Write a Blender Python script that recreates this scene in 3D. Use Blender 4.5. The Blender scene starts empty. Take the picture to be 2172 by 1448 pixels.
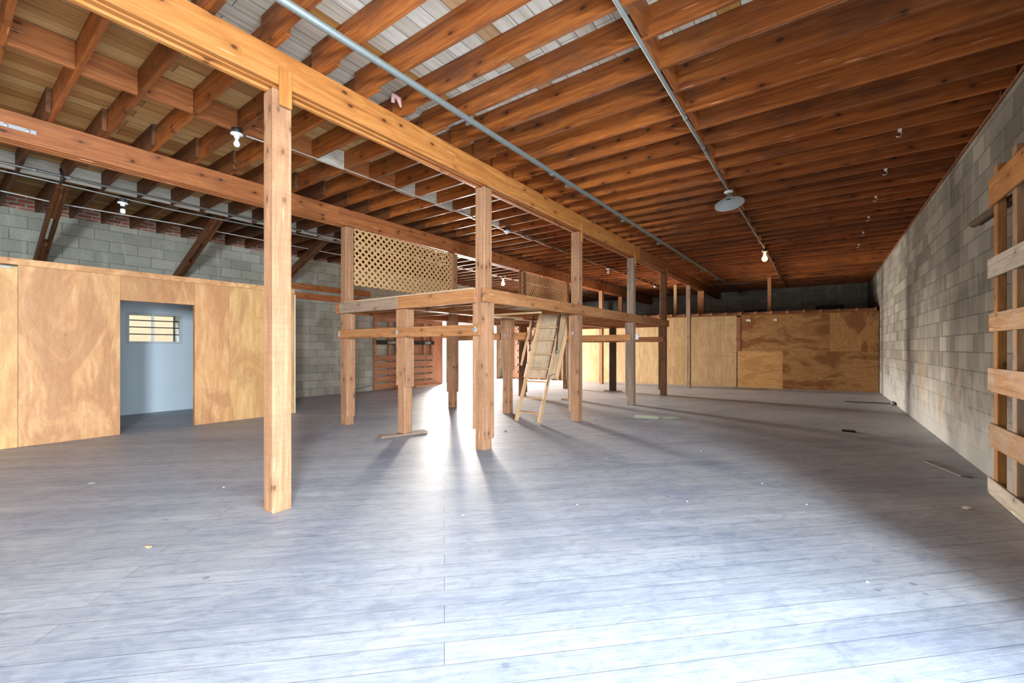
import bpy, bmesh, math, random
from mathutils import Vector, Matrix
random.seed(7)
C = bpy.context.scene.collection
SC = bpy.context.scene
PI = math.pi

# ------------------------------------------------------------ camera, world, daylight, exposure
CAM_H = 1.27
THETA = math.atan(657 / 905.0)
cam_d = bpy.data.cameras.new('camera'); cam = bpy.data.objects.new('camera', cam_d); C.objects.link(cam)
cam.location = (0, 0, CAM_H); cam.rotation_euler = (PI / 2, 0, THETA)
cam_d.sensor_width = 36; cam_d.lens = 905 / 2172 * 36; cam_d.shift_y = 13 / 2172
cam_d.clip_start = .05; cam_d.clip_end = 200
SC.camera = cam
SC.view_settings.view_transform = 'Standard'; SC.view_settings.look = 'None'
SC.view_settings.gamma = 1; SC.view_settings.use_curve_mapping = False
SC.view_settings.exposure = 0.16
SC.cycles.max_bounces = 10; SC.cycles.diffuse_bounces = 6
try:
    SC.cycles.use_denoising = True
    SC.cycles.sample_clamp_indirect = 6
except Exception: pass
w = bpy.data.worlds.new('sky'); SC.world = w; w.use_nodes = True
bg = w.node_tree.nodes['Background']; bg.inputs[0].default_value = (.86, .93, 1, 1); bg.inputs[1].default_value = 3.0

def area(name, loc, target, sx, sy, power, col, spread=180):
    l = bpy.data.lights.new(name, 'AREA'); l.shape = 'RECTANGLE'; l.size = sx; l.size_y = sy
    l.energy = power; l.color = col; l.spread = math.radians(spread)
    o = bpy.data.objects.new(name, l); C.objects.link(o); o.location = loc
    o.rotation_euler = (Vector(target) - Vector(loc)).to_track_quat('-Z', 'Y').to_euler()
    return o
# daylight through the side loading door beside the camera, an added fill opening behind it, the far left door and the small window
area('daylight_side_door', (4.1, -3.1, 2.1), (-3.0, 4.0, .6), 1.0, 1.5, 1750, (.76, .88, 1.0))
area('daylight_side_door_sky', (1.60, .55, 1.35), (-2.4, .9, .1), 2.9, 2.2, 320, (.68, .84, 1.0), 140)
area('fill_front_opening', (-4.5, -4.6, 1.4), (-5.5, 6, 1.5), 5.0, 2.4, 55, (1, .93, .84))  # added fill from behind the camera for the partition and near-facing sides
area('daylight_far_door', (-12.6, 12.6, 1.5), (-3, 8.5, .6), 1.2, 1.6, 2900, (1, .91, .78))
area('daylight_far_door_sky', (-11.15, 12.2, 1.2), (-4, 11, 1.2), 2.6, 1.9, 500, (.95, .96, 1.0))
area('daylight_small_window', (-11.7, 2.6, 2.7), (-9, 2.7, .6), .9, .5, 110, (.85, .95, 1))

# ------------------------------------------------------------ node helpers
def nn(nt, typ, **kw):
    n = nt.nodes.new(typ)
    for k, v in kw.items():
        if k == 'inp':
            for a, b in v.items(): n.inputs[a].default_value = b
        else: setattr(n, k, v)
    return n
def newmat(name, rough=.6, metal=0, spec=.4):
    m = bpy.data.materials.new(name); m.use_nodes = True; nt = m.node_tree
    b = nt.nodes['Principled BSDF']; b.inputs['Roughness'].default_value = rough; b.inputs['Metallic'].default_value = metal
    b.inputs['Specular IOR Level'].default_value = spec
    return m, nt, b
def ramp(nt, fac, stops):
    r = nt.nodes.new('ShaderNodeValToRGB'); cr = r.color_ramp
    while len(cr.elements) < len(stops): cr.elements.new(.5)
    for e, (p, c) in zip(cr.elements, stops): e.position = p; e.color = (*c, 1) if len(c) == 3 else c
    nt.links.new(fac, r.inputs[0]); return r.outputs[0]
def mix(nt, a, b, fac, mode='MIX'):
    m = nn(nt, 'ShaderNodeMix', data_type='RGBA', blend_type=mode)
    for s, v in ((m.inputs[0], fac), (m.inputs[6], a), (m.inputs[7], b)):
        if hasattr(v, 'links') or hasattr(v, 'is_linked'): nt.links.new(v, s)
        elif isinstance(v, (int, float)): s.default_value = v
        else: s.default_value = (*v, 1)
    return m.outputs[2]
def mth(nt, op, a, b=0.0, clamp=False):
    m = nn(nt, 'ShaderNodeMath', operation=op, use_clamp=clamp)
    for s, v in ((m.inputs[0], a), (m.inputs[1], b)):
        if isinstance(v, (int, float)): s.default_value = v
        else: nt.links.new(v, s)
    return m.outputs[0]
def bump(nt, b, h, strength=.3, dist=.01):
    n = nn(nt, 'ShaderNodeBump', inp={'Strength': strength, 'Distance': dist}); nt.links.new(h, n.inputs['Height'])
    nt.links.new(n.outputs[0], b.inputs['Normal'])
def noise(nt, vec, scale, detail=3, rough=.55, dist=0):
    n = nn(nt, 'ShaderNodeTexNoise', inp={'Scale': scale, 'Detail': detail, 'Roughness': rough, 'Distortion': dist})
    nt.links.new(vec, n.inputs['Vector']); return n.outputs['Fac']
def mapping(nt, vec, scale=(1, 1, 1), rot=(0, 0, 0), loc=(0, 0, 0)):
    m = nn(nt, 'ShaderNodeMapping'); m.inputs['Scale'].default_value = scale; m.inputs['Rotation'].default_value = rot
    m.inputs['Location'].default_value = loc; nt.links.new(vec, m.inputs['Vector']); return m.outputs[0]
def rnd_coord(nt):
    t = nn(nt, 'ShaderNodeTexCoord'); oi = nn(nt, 'ShaderNodeObjectInfo')
    v = nn(nt, 'ShaderNodeVectorMath', operation='MULTIPLY_ADD')
    cb = nn(nt, 'ShaderNodeCombineXYZ')
    for i in range(3): nt.links.new(oi.outputs['Random'], cb.inputs[i])
    nt.links.new(cb.outputs[0], v.inputs[0]); v.inputs[1].default_value = (91, 57, 33)
    nt.links.new(t.outputs['Object'], v.inputs[2])
    return v.outputs[0], oi.outputs['Random']

def wood(name, dark, mid, light, rough=.6, var=.35, knots=.6, stain=None, stain_amt=.5, spec=.35, saw=0.0, scale=1.0):
    """sawn timber with the grain along local X"""
    m, nt, b = newmat(name, rough, 0, spec)
    co, rn = rnd_coord(nt)
    warp = noise(nt, mapping(nt, co, (.9, 3, 3)), 1.6, 2)
    wv = nn(nt, 'ShaderNodeVectorMath', operation='SCALE'); cb = nn(nt, 'ShaderNodeCombineXYZ')
    nt.links.new(warp, cb.inputs[1]); nt.links.new(warp, cb.inputs[2]); nt.links.new(cb.outputs[0], wv.inputs[0]); wv.inputs['Scale'].default_value = .10
    ad = nn(nt, 'ShaderNodeVectorMath', operation='ADD'); nt.links.new(co, ad.inputs[0]); nt.links.new(wv.outputs[0], ad.inputs[1])
    g = noise(nt, mapping(nt, ad.outputs[0], (.5 * scale, 17 * scale, 17 * scale)), 1.5, 6, .66)
    col = ramp(nt, g, [(.28, dark), (.48, mid), (.72, light)])
    fine = noise(nt, mapping(nt, ad.outputs[0], (2.2, 70, 70)), 2, 2)
    col = mix(nt, col, ramp(nt, fine, [(.3, (.62, .6, .58)), (.7, (1.12, 1.1, 1.08))]), .55, 'MULTIPLY')
    # knots, seen on every face, and pale splinters
    sp = nn(nt, 'ShaderNodeSeparateXYZ'); nt.links.new(co, sp.inputs[0])
    c2 = nn(nt, 'ShaderNodeCombineXYZ'); nt.links.new(sp.outputs[0], c2.inputs[0]); nt.links.new(mth(nt, 'ADD', sp.outputs[1], sp.outputs[2]), c2.inputs[1])
    vo = nn(nt, 'ShaderNodeTexVoronoi', voronoi_dimensions='2D', inp={'Scale': 1.0}); nt.links.new(mapping(nt, c2.outputs[0], (3.1, 5.5, 1)), vo.inputs['Vector'])
    sc_ = nn(nt, 'ShaderNodeSeparateColor'); nt.links.new(vo.outputs['Color'], sc_.inputs[0])
    keep = mth(nt, 'GREATER_THAN', sc_.outputs[0], .52)
    kd = mth(nt, 'ADD', vo.outputs['Distance'], mth(nt, 'MULTIPLY', mth(nt, 'SUBTRACT', g, .5), .12))
    halo = mth(nt, 'MULTIPLY', mth(nt, 'MULTIPLY', ramp(nt, kd, [(.08, (1, 1, 1)), (.30, (0, 0, 0))]), keep), .45)
    col = mix(nt, col, tuple(x * .75 for x in dark), halo)
    kf = mth(nt, 'MULTIPLY', mth(nt, 'MULTIPLY', ramp(nt, kd, [(.045, (1, 1, 1)), (.10, (0, 0, 0))]), keep), min(1, knots * 1.25))
    col = mix(nt, col, tuple(x * .28 for x in dark), kf)
    v2 = nn(nt, 'ShaderNodeTexVoronoi', voronoi_dimensions='2D', inp={'Scale': 1.0}); nt.links.new(mapping(nt, c2.outputs[0], (1.3, 17, 1), loc=(7, 3, 0)), v2.inputs['Vector'])
    s2 = nn(nt, 'ShaderNodeSeparateColor'); nt.links.new(v2.outputs['Color'], s2.inputs[0])
    col = mix(nt, col, tuple(min(1, x * 1.5 + .12) for x in light), mth(nt, 'MULTIPLY', mth(nt, 'MULTIPLY', ramp(nt, v2.outputs['Distance'], [(.05, (1, 1, 1)), (.09, (0, 0, 0))]), mth(nt, 'GREATER_THAN', s2.outputs[1], .84)), .55))
    blot = noise(nt, mapping(nt, co, (.7, 1.6, 1.6)), 2.2, 4, .6)
    if stain: col = mix(nt, col, stain, mth(nt, 'MULTIPLY', ramp(nt, blot, [(.5, (0, 0, 0)), (.68, (1, 1, 1))]), stain_amt))
    if saw:
        sw = noise(nt, mapping(nt, co, (60, 2, 2), (0, .35, .35)), 1.4, 2)
        col = mix(nt, col, ramp(nt, sw, [(.35, (.7, .66, .62)), (.6, (1.05, 1.05, 1.05))]), saw, 'MULTIPLY')
    hs = nn(nt, 'ShaderNodeHueSaturation'); nt.links.new(col, hs.inputs['Color'])
    nt.links.new(mth(nt, 'MULTIPLY_ADD', rn, var), hs.inputs['Value'])
    hs.inputs['Value'].links[0].from_node.inputs[2].default_value = 1 - var / 2
    nt.links.new(hs.outputs[0], b.inputs['Base Color'])
    bump(nt, b, fine, .25, .004)
    return m

def plain(name, col, rough=.5, metal=0, spec=.5, var=.12, sc=6):
    m, nt, b = newmat(name, rough, metal, spec)
    t = nn(nt, 'ShaderNodeTexCoord')
    n = noise(nt, t.outputs['Object'], sc, 4)
    nt.links.new(mix(nt, tuple(x * (1 - var) for x in col), tuple(min(1, x * (1 + var)) for x in col), n), b.inputs['Base Color'])
    return m

M = {}
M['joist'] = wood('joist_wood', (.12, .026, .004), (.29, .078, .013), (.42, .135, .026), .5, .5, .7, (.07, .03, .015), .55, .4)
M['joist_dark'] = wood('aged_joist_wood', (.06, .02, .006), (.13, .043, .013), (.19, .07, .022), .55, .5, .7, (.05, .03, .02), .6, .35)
M['girder'] = wood('girder_wood', (.32, .10, .022), (.47, .175, .04), (.58, .26, .075), .48, .12, .85, (.40, .13, .03), .35, .4, scale=.8)
M['girder_old'] = wood('old_girder_wood', (.20, .06, .018), (.34, .11, .032), (.45, .17, .055), .52, .15, .8, (.22, .07, .03), .4)
M['post'] = wood('post_wood', (.25, .115, .055), (.375, .185, .092), (.47, .265, .145), .62, .2, .6, (.25, .13, .07), .5, .25, saw=.28)
M['post_dark'] = wood('dark_post_wood', (.12, .05, .02), (.22, .10, .042), (.30, .15, .07), .62, .2, .5, (.10, .06, .04), .6, .25, saw=.25)
M['post_grey'] = wood('weathered_post_wood', (.20, .13, .085), (.30, .20, .135), (.40, .28, .19), .7, .2, .4, (.16, .11, .08), .5, .2)
M['loft'] = wood('loft_wood', (.27, .10, .034), (.39, .165, .06), (.49, .24, .10), .58, .25, .6, (.22, .09, .04), .4, .3, saw=.15)
M['pine'] = wood('pine', (.50, .29, .125), (.62, .385, .18), (.70, .47, .25), .5, .15, .4, spec=.4)
M['pallet'] = wood('pallet_wood', (.28, .15, .07), (.42, .24, .12), (.54, .34, .19), .7, .35, .6, (.42, .38, .33), .6, .2)
M['pallet_orange'] = wood('pallet_orange_wood', (.34, .13, .03), (.48, .21, .06), (.58, .29, .10), .65, .2, .6, (.25, .1, .03), .5, .2)
M['pallet_pale'] = wood('pale_board_wood', (.36, .30, .23), (.50, .44, .36), (.60, .55, .47), .75, .2, .5, (.28, .20, .12), .5, .2)
M['rack'] = wood('rack_wood', (.22, .088, .04), (.32, .14, .068), (.40, .19, .095), .6, .35, .5, (.2, .07, .03), .5)
M['white_block'] = wood('painted_blocking', (.42, .38, .30), (.62, .58, .48), (.74, .70, .60), .7, .25, .2, (.30, .16, .07), .7)
M['ladder'] = wood('ladder_wood', (.46, .255, .115), (.58, .355, .18), (.68, .45, .26), .5, .1, .3, (.42, .26, .13), .3)
M['cut'] = wood('cut_board', (.5, .3, .12), (.68, .45, .20), (.78, .56, .30), .6, .2, .3)
M['greyboard'] = wood('grey_scrap_wood', (.18, .17, .16), (.27, .26, .25), (.36, .35, .33), .8, .2, .2)

def plywood(name, a, b_, c, blot, amt=.5, swirl=1.0, dents=0.0, rough=.55):
    m, nt, b = newmat(name, rough, 0, .35)
    co, rn = rnd_coord(nt)
    n0 = noise(nt, mapping(nt, co, (.5, 1.2, 1.2)), 1.7, 2)
    wv = nn(nt, 'ShaderNodeVectorMath', operation='SCALE'); cb = nn(nt, 'ShaderNodeCombineXYZ')
    for i in range(3): nt.links.new(n0, cb.inputs[i])
    nt.links.new(cb.outputs[0], wv.inputs[0]); wv.inputs['Scale'].default_value = 1.1 * swirl
    ad = nn(nt, 'ShaderNodeVectorMath', operation='ADD'); nt.links.new(co, ad.inputs[0]); nt.links.new(wv.outputs[0], ad.inputs[1])
    g = noise(nt, mapping(nt, ad.outputs[0], (1.2, 9, 9)), 1.6, 5, .6)
    col = ramp(nt, g, [(.3, a), (.5, b_), (.7, c)])
    bl = noise(nt, mapping(nt, co, (.5, 1.1, 1.1)), 1.5, 4, .65, .8)
    col = mix(nt, col, blot, mth(nt, 'MULTIPLY', ramp(nt, bl, [(.47, (0, 0, 0)), (.56, (1, 1, 1))]), amt))
    fine = noise(nt, mapping(nt, ad.outputs[0], (6, 60, 60)), 2, 2)
    col = mix(nt, col, ramp(nt, fine, [(.3, (.82, .8, .78)), (.7, (1.08, 1.08, 1.08))]), .6, 'MULTIPLY')
    vo = nn(nt, 'ShaderNodeTexVoronoi', inp={'Scale': 1.0}); nt.links.new(mapping(nt, co, (1.6, 2.6, 2.6)), vo.inputs['Vector'])
    col = mix(nt, col, tuple(x * .5 for x in blot), ramp(nt, vo.outputs['Distance'], [(.025, (.8, .8, .8)), (.06, (0, 0, 0))]))
    hs = nn(nt, 'ShaderNodeHueSaturation'); nt.links.new(col, hs.inputs['Color'])
    nt.links.new(mth(nt, 'MULTIPLY_ADD', rn, .2), hs.inputs['Value']); hs.inputs['Value'].links[0].from_node.inputs[2].default_value = .9
    nt.links.new(hs.outputs[0], b.inputs['Base Color'])
    h = mth(nt, 'ADD', mth(nt, 'MULTIPLY', bl, dents), mth(nt, 'MULTIPLY', fine, .15))
    bump(nt, b, h, .5, .02)
    return m
M['ply_left'] = plywood('birch_plywood', (.44, .205, .075), (.56, .285, .115), (.64, .36, .16), (.36, .155, .06), .6, .45, 1.2)
M['ply_left2'] = plywood('golden_plywood', (.52, .26, .09), (.62, .345, .13), (.69, .42, .18), (.42, .19, .07), .55, .45, .8)
M['ply_pale'] = plywood('pale_plywood', (.50, .32, .15), (.60, .41, .21), (.68, .49, .27), (.46, .27, .12), .3, .3, .1)
M['ply_stain'] = plywood('stained_plywood', (.36, .17, .055), (.46, .235, .085), (.55, .32, .13), (.22, .075, .02), .75, 1.6, .1)
M['ply_hatch'] = plywood('hatch_plywood', (.42, .29, .17), (.52, .37, .23), (.60, .44, .29), (.33, .23, .15), .5, .3, .1)

def blockwall(name, c1, c2, mort, axis, stain=False, bw=.406, bh=.203, msize=.0075, rust=()):
    m, nt, b = newmat(name, .9, 0, .15)
    t = nn(nt, 'ShaderNodeTexCoord'); sx = nn(nt, 'ShaderNodeSeparateXYZ'); nt.links.new(t.outputs['Object'], sx.inputs[0])
    cb = nn(nt, 'ShaderNodeCombineXYZ')
    nt.links.new(sx.outputs[axis], cb.inputs[0]); nt.links.new(sx.outputs[2], cb.inputs[1])
    br = nn(nt, 'ShaderNodeTexBrick', inp={'Scale': 1.0, 'Mortar Size': msize, 'Mortar Smooth': .3, 'Bias': 0.0, 'Brick Width': bw, 'Row Height': bh})
    br.inputs['Color1'].default_value = (*c1, 1); br.inputs['Color2'].default_value = (*c2, 1); br.inputs['Mortar'].default_value = (*mort, 1)
    nt.links.new(cb.outputs[0], br.inputs['Vector'])
    n1 = noise(nt, t.outputs['Object'], 1.1, 5, .65); n2 = noise(nt, t.outputs['Object'], 70, 3, .7)
    col = mix(nt, br.outputs['Color'], ramp(nt, n1, [(.35, (.72, .70, .66)), (.65, (1.1, 1.1, 1.1))]), .7, 'MULTIPLY')
    col = mix(nt, col, ramp(nt, n2, [(.35, (.78, .78, .78)), (.6, (1.08, 1.08, 1.08))]), .6, 'MULTIPLY')
    st = noise(nt, mapping(nt, t.outputs['Object'], (3.5, 3.5, .6)), 2, 4, .6)
    col = mix(nt, col, tuple(min(1, x * 1.35) for x in c1), mth(nt, 'MULTIPLY', ramp(nt, st, [(.55, (0, 0, 0)), (.7, (1, 1, 1))]), .35))
    if rust:
        lo = mth(nt, 'ADD', mth(nt, 'MULTIPLY', sx.outputs[2], -.55), mth(nt, 'ADD', noise(nt, mapping(nt, t.outputs['Object'], (1.6, 1.6, 1.1)), 2.2, 6, .7), .05))
        col = mix(nt, col, (.40, .395, .38), mth(nt, 'MULTIPLY', ramp(nt, lo, [(.05, (0, 0, 0)), (.42, (1, 1, 1))]), .7))
    for (ry, rz, rr) in rust:
        vd = nn(nt, 'ShaderNodeVectorMath', operation='DISTANCE'); nt.links.new(mapping(nt, cb.outputs[0], (1, .62, 1)), vd.inputs[0]); vd.inputs[1].default_value = (ry, rz * .62, 0)
        f = ramp(nt, mth(nt, 'ADD', vd.outputs['Value'], mth(nt, 'MULTIPLY', st, rr * 1.2)), [(rr * .6, (1, 1, 1)), (rr * 1.35, (0, 0, 0))])
        col = mix(nt, col, (.33, .19, .07), mth(nt, 'MULTIPLY', f, mth(nt, 'MULTIPLY', ramp(nt, noise(nt, t.outputs['Object'], 6, 4), [(.4, (0, 0, 0)), (.6, (1, 1, 1))]), .75)))
    nt.links.new(col, b.inputs['Base Color'])
    h = mth(nt, 'ADD', mth(nt, 'MULTIPLY', br.outputs['Fac'], -1.0), mth(nt, 'MULTIPLY', n2, .35))
    bump(nt, b, h, .6, .008)
    return m
M['block_right'] = blockwall('grey_block_right', (.235, .215, .185), (.135, .12, .10), (.11, .10, .085), 1, rust=((9.6, .75, .6), (8.3, .45, .35), (7.4, .8, .3)))
M['block_left'] = blockwall('grey_block_left', (.36, .34, .27), (.26, .25, .20), (.20, .19, .15), 1)
M['block_back'] = blockwall('grey_block_back', (.46, .45, .38), (.34, .33, .28), (.28, .27, .23), 0)
M['brick'] = blockwall('red_brick', (.38, .11, .055), (.28, .08, .045), (.34, .31, .26), 1, bw=.2, bh=.068, msize=.014)
M['plaster'] = plain('painted_board', (.50, .56, .58), .55, 0, .4, .06, 3)
M['plaster_white'] = plain('white_board_edge', (.75, .75, .73), .6)
M['steel'] = plain('galvanised_steel', (.27, .29, .27), .55, .6, .5, .15, 20)
M['steel_dark'] = plain('dark_conduit', (.17, .17, .15), .4, .6, .5, .2, 20)
M['steel_bright'] = plain('zinc_plate', (.62, .65, .66), .35, .7)
M['black'] = plain('black_iron', (.02, .02, .02), .5, .2)
M['blackbox'] = plain('black_plastic', (.008, .008, .008), .6, 0, .3)
M['porcelain'] = plain('white_porcelain', (.78, .76, .72), .25)
M['cable'] = plain('white_cable', (.45, .43, .38), .5)
M['enamel'] = plain('grey_enamel', (.40, .42, .40), .35, 0, .5, .1)
M['paper'] = plain('white_paper', (.8, .78, .72), .8)
M['greenpaper'] = plain('pale_green_paper', (.40, .50, .38), .85)
M['cardboard'] = plain('grey_cardboard', (.24, .19, .15), .85)
M['rust'] = plain('rusty_pipe', (.10, .06, .035), .8, .2, .3, .4, 20)
M['ground'] = plain('pale_concrete', (.62, .60, .56), .9)
M['shingle'] = plain('tan_stucco', (.85, .74, .56), .9)
M['insul'] = plain('pink_insulation', (.55, .32, .28), .95)
M['bright_letters'] = plain('pale_lettering', (.62, .58, .50), .7)
M['oldframe'] = plain('grey_window_paint', (.42, .46, .46), .5)
m, nt, b = newmat('lamp_glass', .25); b.inputs['Base Color'].default_value = (.80, .79, .76, 1); b.inputs['Specular IOR Level'].default_value = .6; M['bulb'] = m
m, nt, b = newmat('lit_bulb'); b.inputs['Emission Color'].default_value = (1, .50, .10, 1); b.inputs['Emission Strength'].default_value = 9; M['litbulb'] = m
m, nt, b = newmat('window_glass', .08); b.inputs['Transmission Weight'].default_value = 1; b.inputs['IOR'].default_value = 1.05; M['glass'] = m

# floor: diagonal painted boards
m, nt, b = newmat('painted_floor_boards', .42, 0, .5)
t = nn(nt, 'ShaderNodeTexCoord')
rt = mapping(nt, t.outputs['Object'], (1, 1, 1), (0, 0, -PI / 4), (0, 0, 0))
br = nn(nt, 'ShaderNodeTexBrick', offset=.37, offset_frequency=2, inp={'Scale': 1.0, 'Mortar Size': .0015, 'Mortar Smooth': .3, 'Brick Width': 4.7, 'Row Height': .133})
br.inputs['Color1'].default_value = (.30, .31, .335, 1); br.inputs['Color2'].default_value = (.365, .375, .40, 1); br.inputs['Mortar'].default_value = (.09, .09, .10, 1)
nt.links.new(rt, br.inputs['Vector'])
streak = noise(nt, mapping(nt, rt, (1.1, 17, 1)), 2.2, 7, .72, .25)
fine = noise(nt, mapping(nt, rt, (3, 60, 1)), 2, 3, .6)
big = noise(nt, mapping(nt, rt, (.45, 1.0, 1)), 1.1, 5, .62, .6)
col = mix(nt, br.outputs['Color'], ramp(nt, streak, [(.3, (.74, .74, .77)), (.5, (1, 1, 1)), (.7, (1.22, 1.21, 1.19))]), .75, 'MULTIPLY')
mott = noise(nt, mapping(nt, rt, (2.2, 4.5, 1)), 2.4, 7, .74, 1.2)
col = mix(nt, col, ramp(nt, mott, [(.36, (.72, .75, .84)), (.5, (1, 1, 1)), (.64, (1.16, 1.14, 1.12))]), .75, 'MULTIPLY')
col = mix(nt, col, ramp(nt, fine, [(.3, (.84, .84, .85)), (.7, (1.12, 1.12, 1.12))]), .7, 'MULTIPLY')
col = mix(nt, col, ramp(nt, big, [(.35, (.74, .77, .86)), (.5, (1, 1, 1)), (.68, (1.12, 1.08, 1.05))]), .8, 'MULTIPLY')
wear = ramp(nt, noise(nt, mapping(nt, rt, (.8, 3, 1)), 2.6, 6, .7), [(.60, (0, 0, 0)), (.74, (1, 1, 1))])
col = mix(nt, col, (.55, .52, .48), mth(nt, 'MULTIPLY', wear, .35))
vo = nn(nt, 'ShaderNodeTexVoronoi', inp={'Scale': 5.5}); nt.links.new(rt, vo.inputs['Vector'])
spots = mth(nt, 'MULTIPLY', ramp(nt, vo.outputs['Distance'], [(.07, (1, 1, 1)), (.12, (0, 0, 0))]), ramp(nt, noise(nt, rt, .9, 2), [(.52, (0, 0, 0)), (.6, (1, 1, 1))]))
col = mix(nt, col, (.10, .11, .13), mth(nt, 'MULTIPLY', spots, .55))
nt.links.new(col, b.inputs['Base Color'])
nt.links.new(ramp(nt, streak, [(.3, (.42,) * 3), (.7, (.60,) * 3)]), b.inputs['Roughness'])
bump(nt, b, mth(nt, 'ADD', mth(nt, 'MULTIPLY', br.outputs['Fac'], -1.6), mth(nt, 'ADD', mth(nt, 'MULTIPLY', streak, .8), mth(nt, 'MULTIPLY', fine, .3))), .35, .004)
M['floor'] = m

# deck boards: whitewashed over the right bay, bare over the others
def deckmat(name, cols, orange):
    m, nt, b = newmat(name, .75, 0, .2)
    t = nn(nt, 'ShaderNodeTexCoord'); v = mapping(nt, t.outputs['Object'], (1, 1, 1), (0, 0, PI / 2))
    br = nn(nt, 'ShaderNodeTexBrick', offset=.43, inp={'Scale': 1.0, 'Mortar Size': .0025, 'Brick Width': 3.1, 'Row Height': .16, 'Bias': -.1})
    br.inputs['Color1'].default_value = (0, 0, 0, 1); br.inputs['Color2'].default_value = (1, 1, 1, 1); br.inputs['Mortar'].default_value = (.5, .5, .5, 1)
    nt.links.new(v, br.inputs['Vector'])
    col = ramp(nt, br.outputs['Color'], [(0, cols[0]), (.45, cols[1]), (.80, cols[2]), (.86, orange), (1, orange)])
    g = noise(nt, mapping(nt, v, (.8, 16, 1)), 2, 5, .65)
    col = mix(nt, col, ramp(nt, g, [(.3, (.55, .48, .42)), (.5, (1, 1, 1)), (.7, (1.1, 1.1, 1.1))]), .8, 'MULTIPLY')
    col = mix(nt, col, (.04, .03, .02), br.outputs['Fac'])
    nt.links.new(col, b.inputs['Base Color']); bump(nt, b, g, .3, .004)
    return m
M['deck_white'] = deckmat('whitewashed_deck', ((.56, .48, .37), (.68, .61, .50), (.76, .70, .60)), (.45, .22, .06))
M['deck_bare'] = deckmat('bare_deck', ((.42, .20, .065), (.56, .31, .11), (.64, .40, .17)), (.30, .11, .03))

# ------------------------------------------------------------ mesh helpers
def tag(o, label=None, cat=None, group=None, kind=None):
    if label: o['label'] = label
    if cat: o['category'] = cat
    if group: o['group'] = group
    if kind: o['kind'] = kind
    return o
def thing(name, label, cat, loc=(0, 0, 0), group=None):
    o = bpy.data.objects.new(name, None); C.objects.link(o); o.location = loc; o.empty_display_size = .1
    return tag(o, label, cat, group)
def finish(name, bm, mat, parent=None, loc=(0, 0, 0), rot=(0, 0, 0), smooth=False, mats=None):
    me = bpy.data.meshes.new(name); bmesh.ops.recalc_face_normals(bm, faces=bm.faces[:]); bm.to_mesh(me); bm.free()
    for mm in (mats or [mat]): me.materials.append(mm)
    if smooth:
        for p in me.polygons: p.use_smooth = True
    o = bpy.data.objects.new(name, me); C.objects.link(o)
    if parent is not None:
        o.parent = parent; loc = Vector(loc) - parent.location
    o.location = loc; o.rotation_euler = rot
    return o
def bm_box(bm, x0, x1, y0, y1, z0, z1, rot=None, mi=0):
    c = Vector(((x0 + x1) / 2, (y0 + y1) / 2, (z0 + z1) / 2))
    vs = []
    for dx in (-1, 1):
        for dy in (-1, 1):
            for dz in (-1, 1):
                p = Vector((dx * (x1 - x0) / 2, dy * (y1 - y0) / 2, dz * (z1 - z0) / 2))
                if rot is not None: p = rot @ p
                vs.append(bm.verts.new(p + c))
    for f in ((0, 1, 3, 2), (4, 6, 7, 5), (0, 4, 5, 1), (2, 3, 7, 6), (0, 2, 6, 4), (1, 5, 7, 3)):
        fc = bm.faces.new([vs[i] for i in f]); fc.material_index = mi
    return vs
def bev(bm, w, seg=1):
    if w: bmesh.ops.bevel(bm, geom=bm.edges[:], offset=w, segments=seg, affect='EDGES', clamp_overlap=True)
AX = {'x': (0, 0, 0), 'y': (0, 0, PI / 2), 'z': (0, -PI / 2, 0)}
def timber(name, x0, x1, y0, y1, z0, z1, mat, parent=None, axis=None, bevel=.004, rot=None):
    """box with the wood grain along its longest side (the mesh is long in local X, the object is turned)"""
    d = {'x': x1 - x0, 'y': y1 - y0, 'z': z1 - z0}
    axis = axis or max(d, key=d.get)
    if axis == 'x': L, W, H = d['x'], d['y'], d['z']
    elif axis == 'y': L, W, H = d['y'], d['x'], d['z']
    else: L, W, H = d['z'], d['y'], d['x']
    bm = bmesh.new(); bm_box(bm, -L / 2, L / 2, -W / 2, W / 2, -H / 2, H / 2); bev(bm, min(bevel, min(L, W, H) * .3))
    return finish(name, bm, mat, parent, ((x0 + x1) / 2, (y0 + y1) / 2, (z0 + z1) / 2), rot or AX[axis])
def bar(name, a, b_, w, t, mat, parent=None, up=(0, 0, 1), bevel=.004):
    """timber from a to b: w = size across, t = thickness along 'up'"""
    a, b_ = Vector(a), Vector(b_); d = (b_ - a); L = d.length; d.normalize()
    u = Vector(up) - d * Vector(up).dot(d); u.normalize(); s = u.cross(d)
    bm = bmesh.new(); bm_box(bm, -L / 2, L / 2, -w / 2, w / 2, -t / 2, t / 2); bev(bm, min(bevel, min(w, t) * .3))
    R = Matrix((d, s, u)).transposed()
    return finish(name, bm, mat, parent, (a + b_) / 2, R.to_euler())
def bm_tube(bm, pts, r, n=10, cap=True):
    pts = [Vector(p) for p in pts]; rings = []
    for i, p in enumerate(pts):
        d = (pts[min(i + 1, len(pts) - 1)] - pts[max(i - 1, 0)]).normalized()
        ref = Vector((0, 0, 1)) if abs(d.z) < .9 else Vector((1, 0, 0))
        s = d.cross(ref).normalized(); u = s.cross(d)
        rr = r[i] if isinstance(r, (list, tuple)) else r
        rings.append([bm.verts.new(p + (s * math.cos(2 * PI * k / n) + u * math.sin(2 * PI * k / n)) * rr) for k in range(n)])
    for a, b_ in zip(rings, rings[1:]):
        for k in range(n): bm.faces.new((a[k], a[(k + 1) % n], b_[(k + 1) % n], b_[k]))
    if cap: bm.faces.new(rings[0]); bm.faces.new(rings[-1][::-1])
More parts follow.
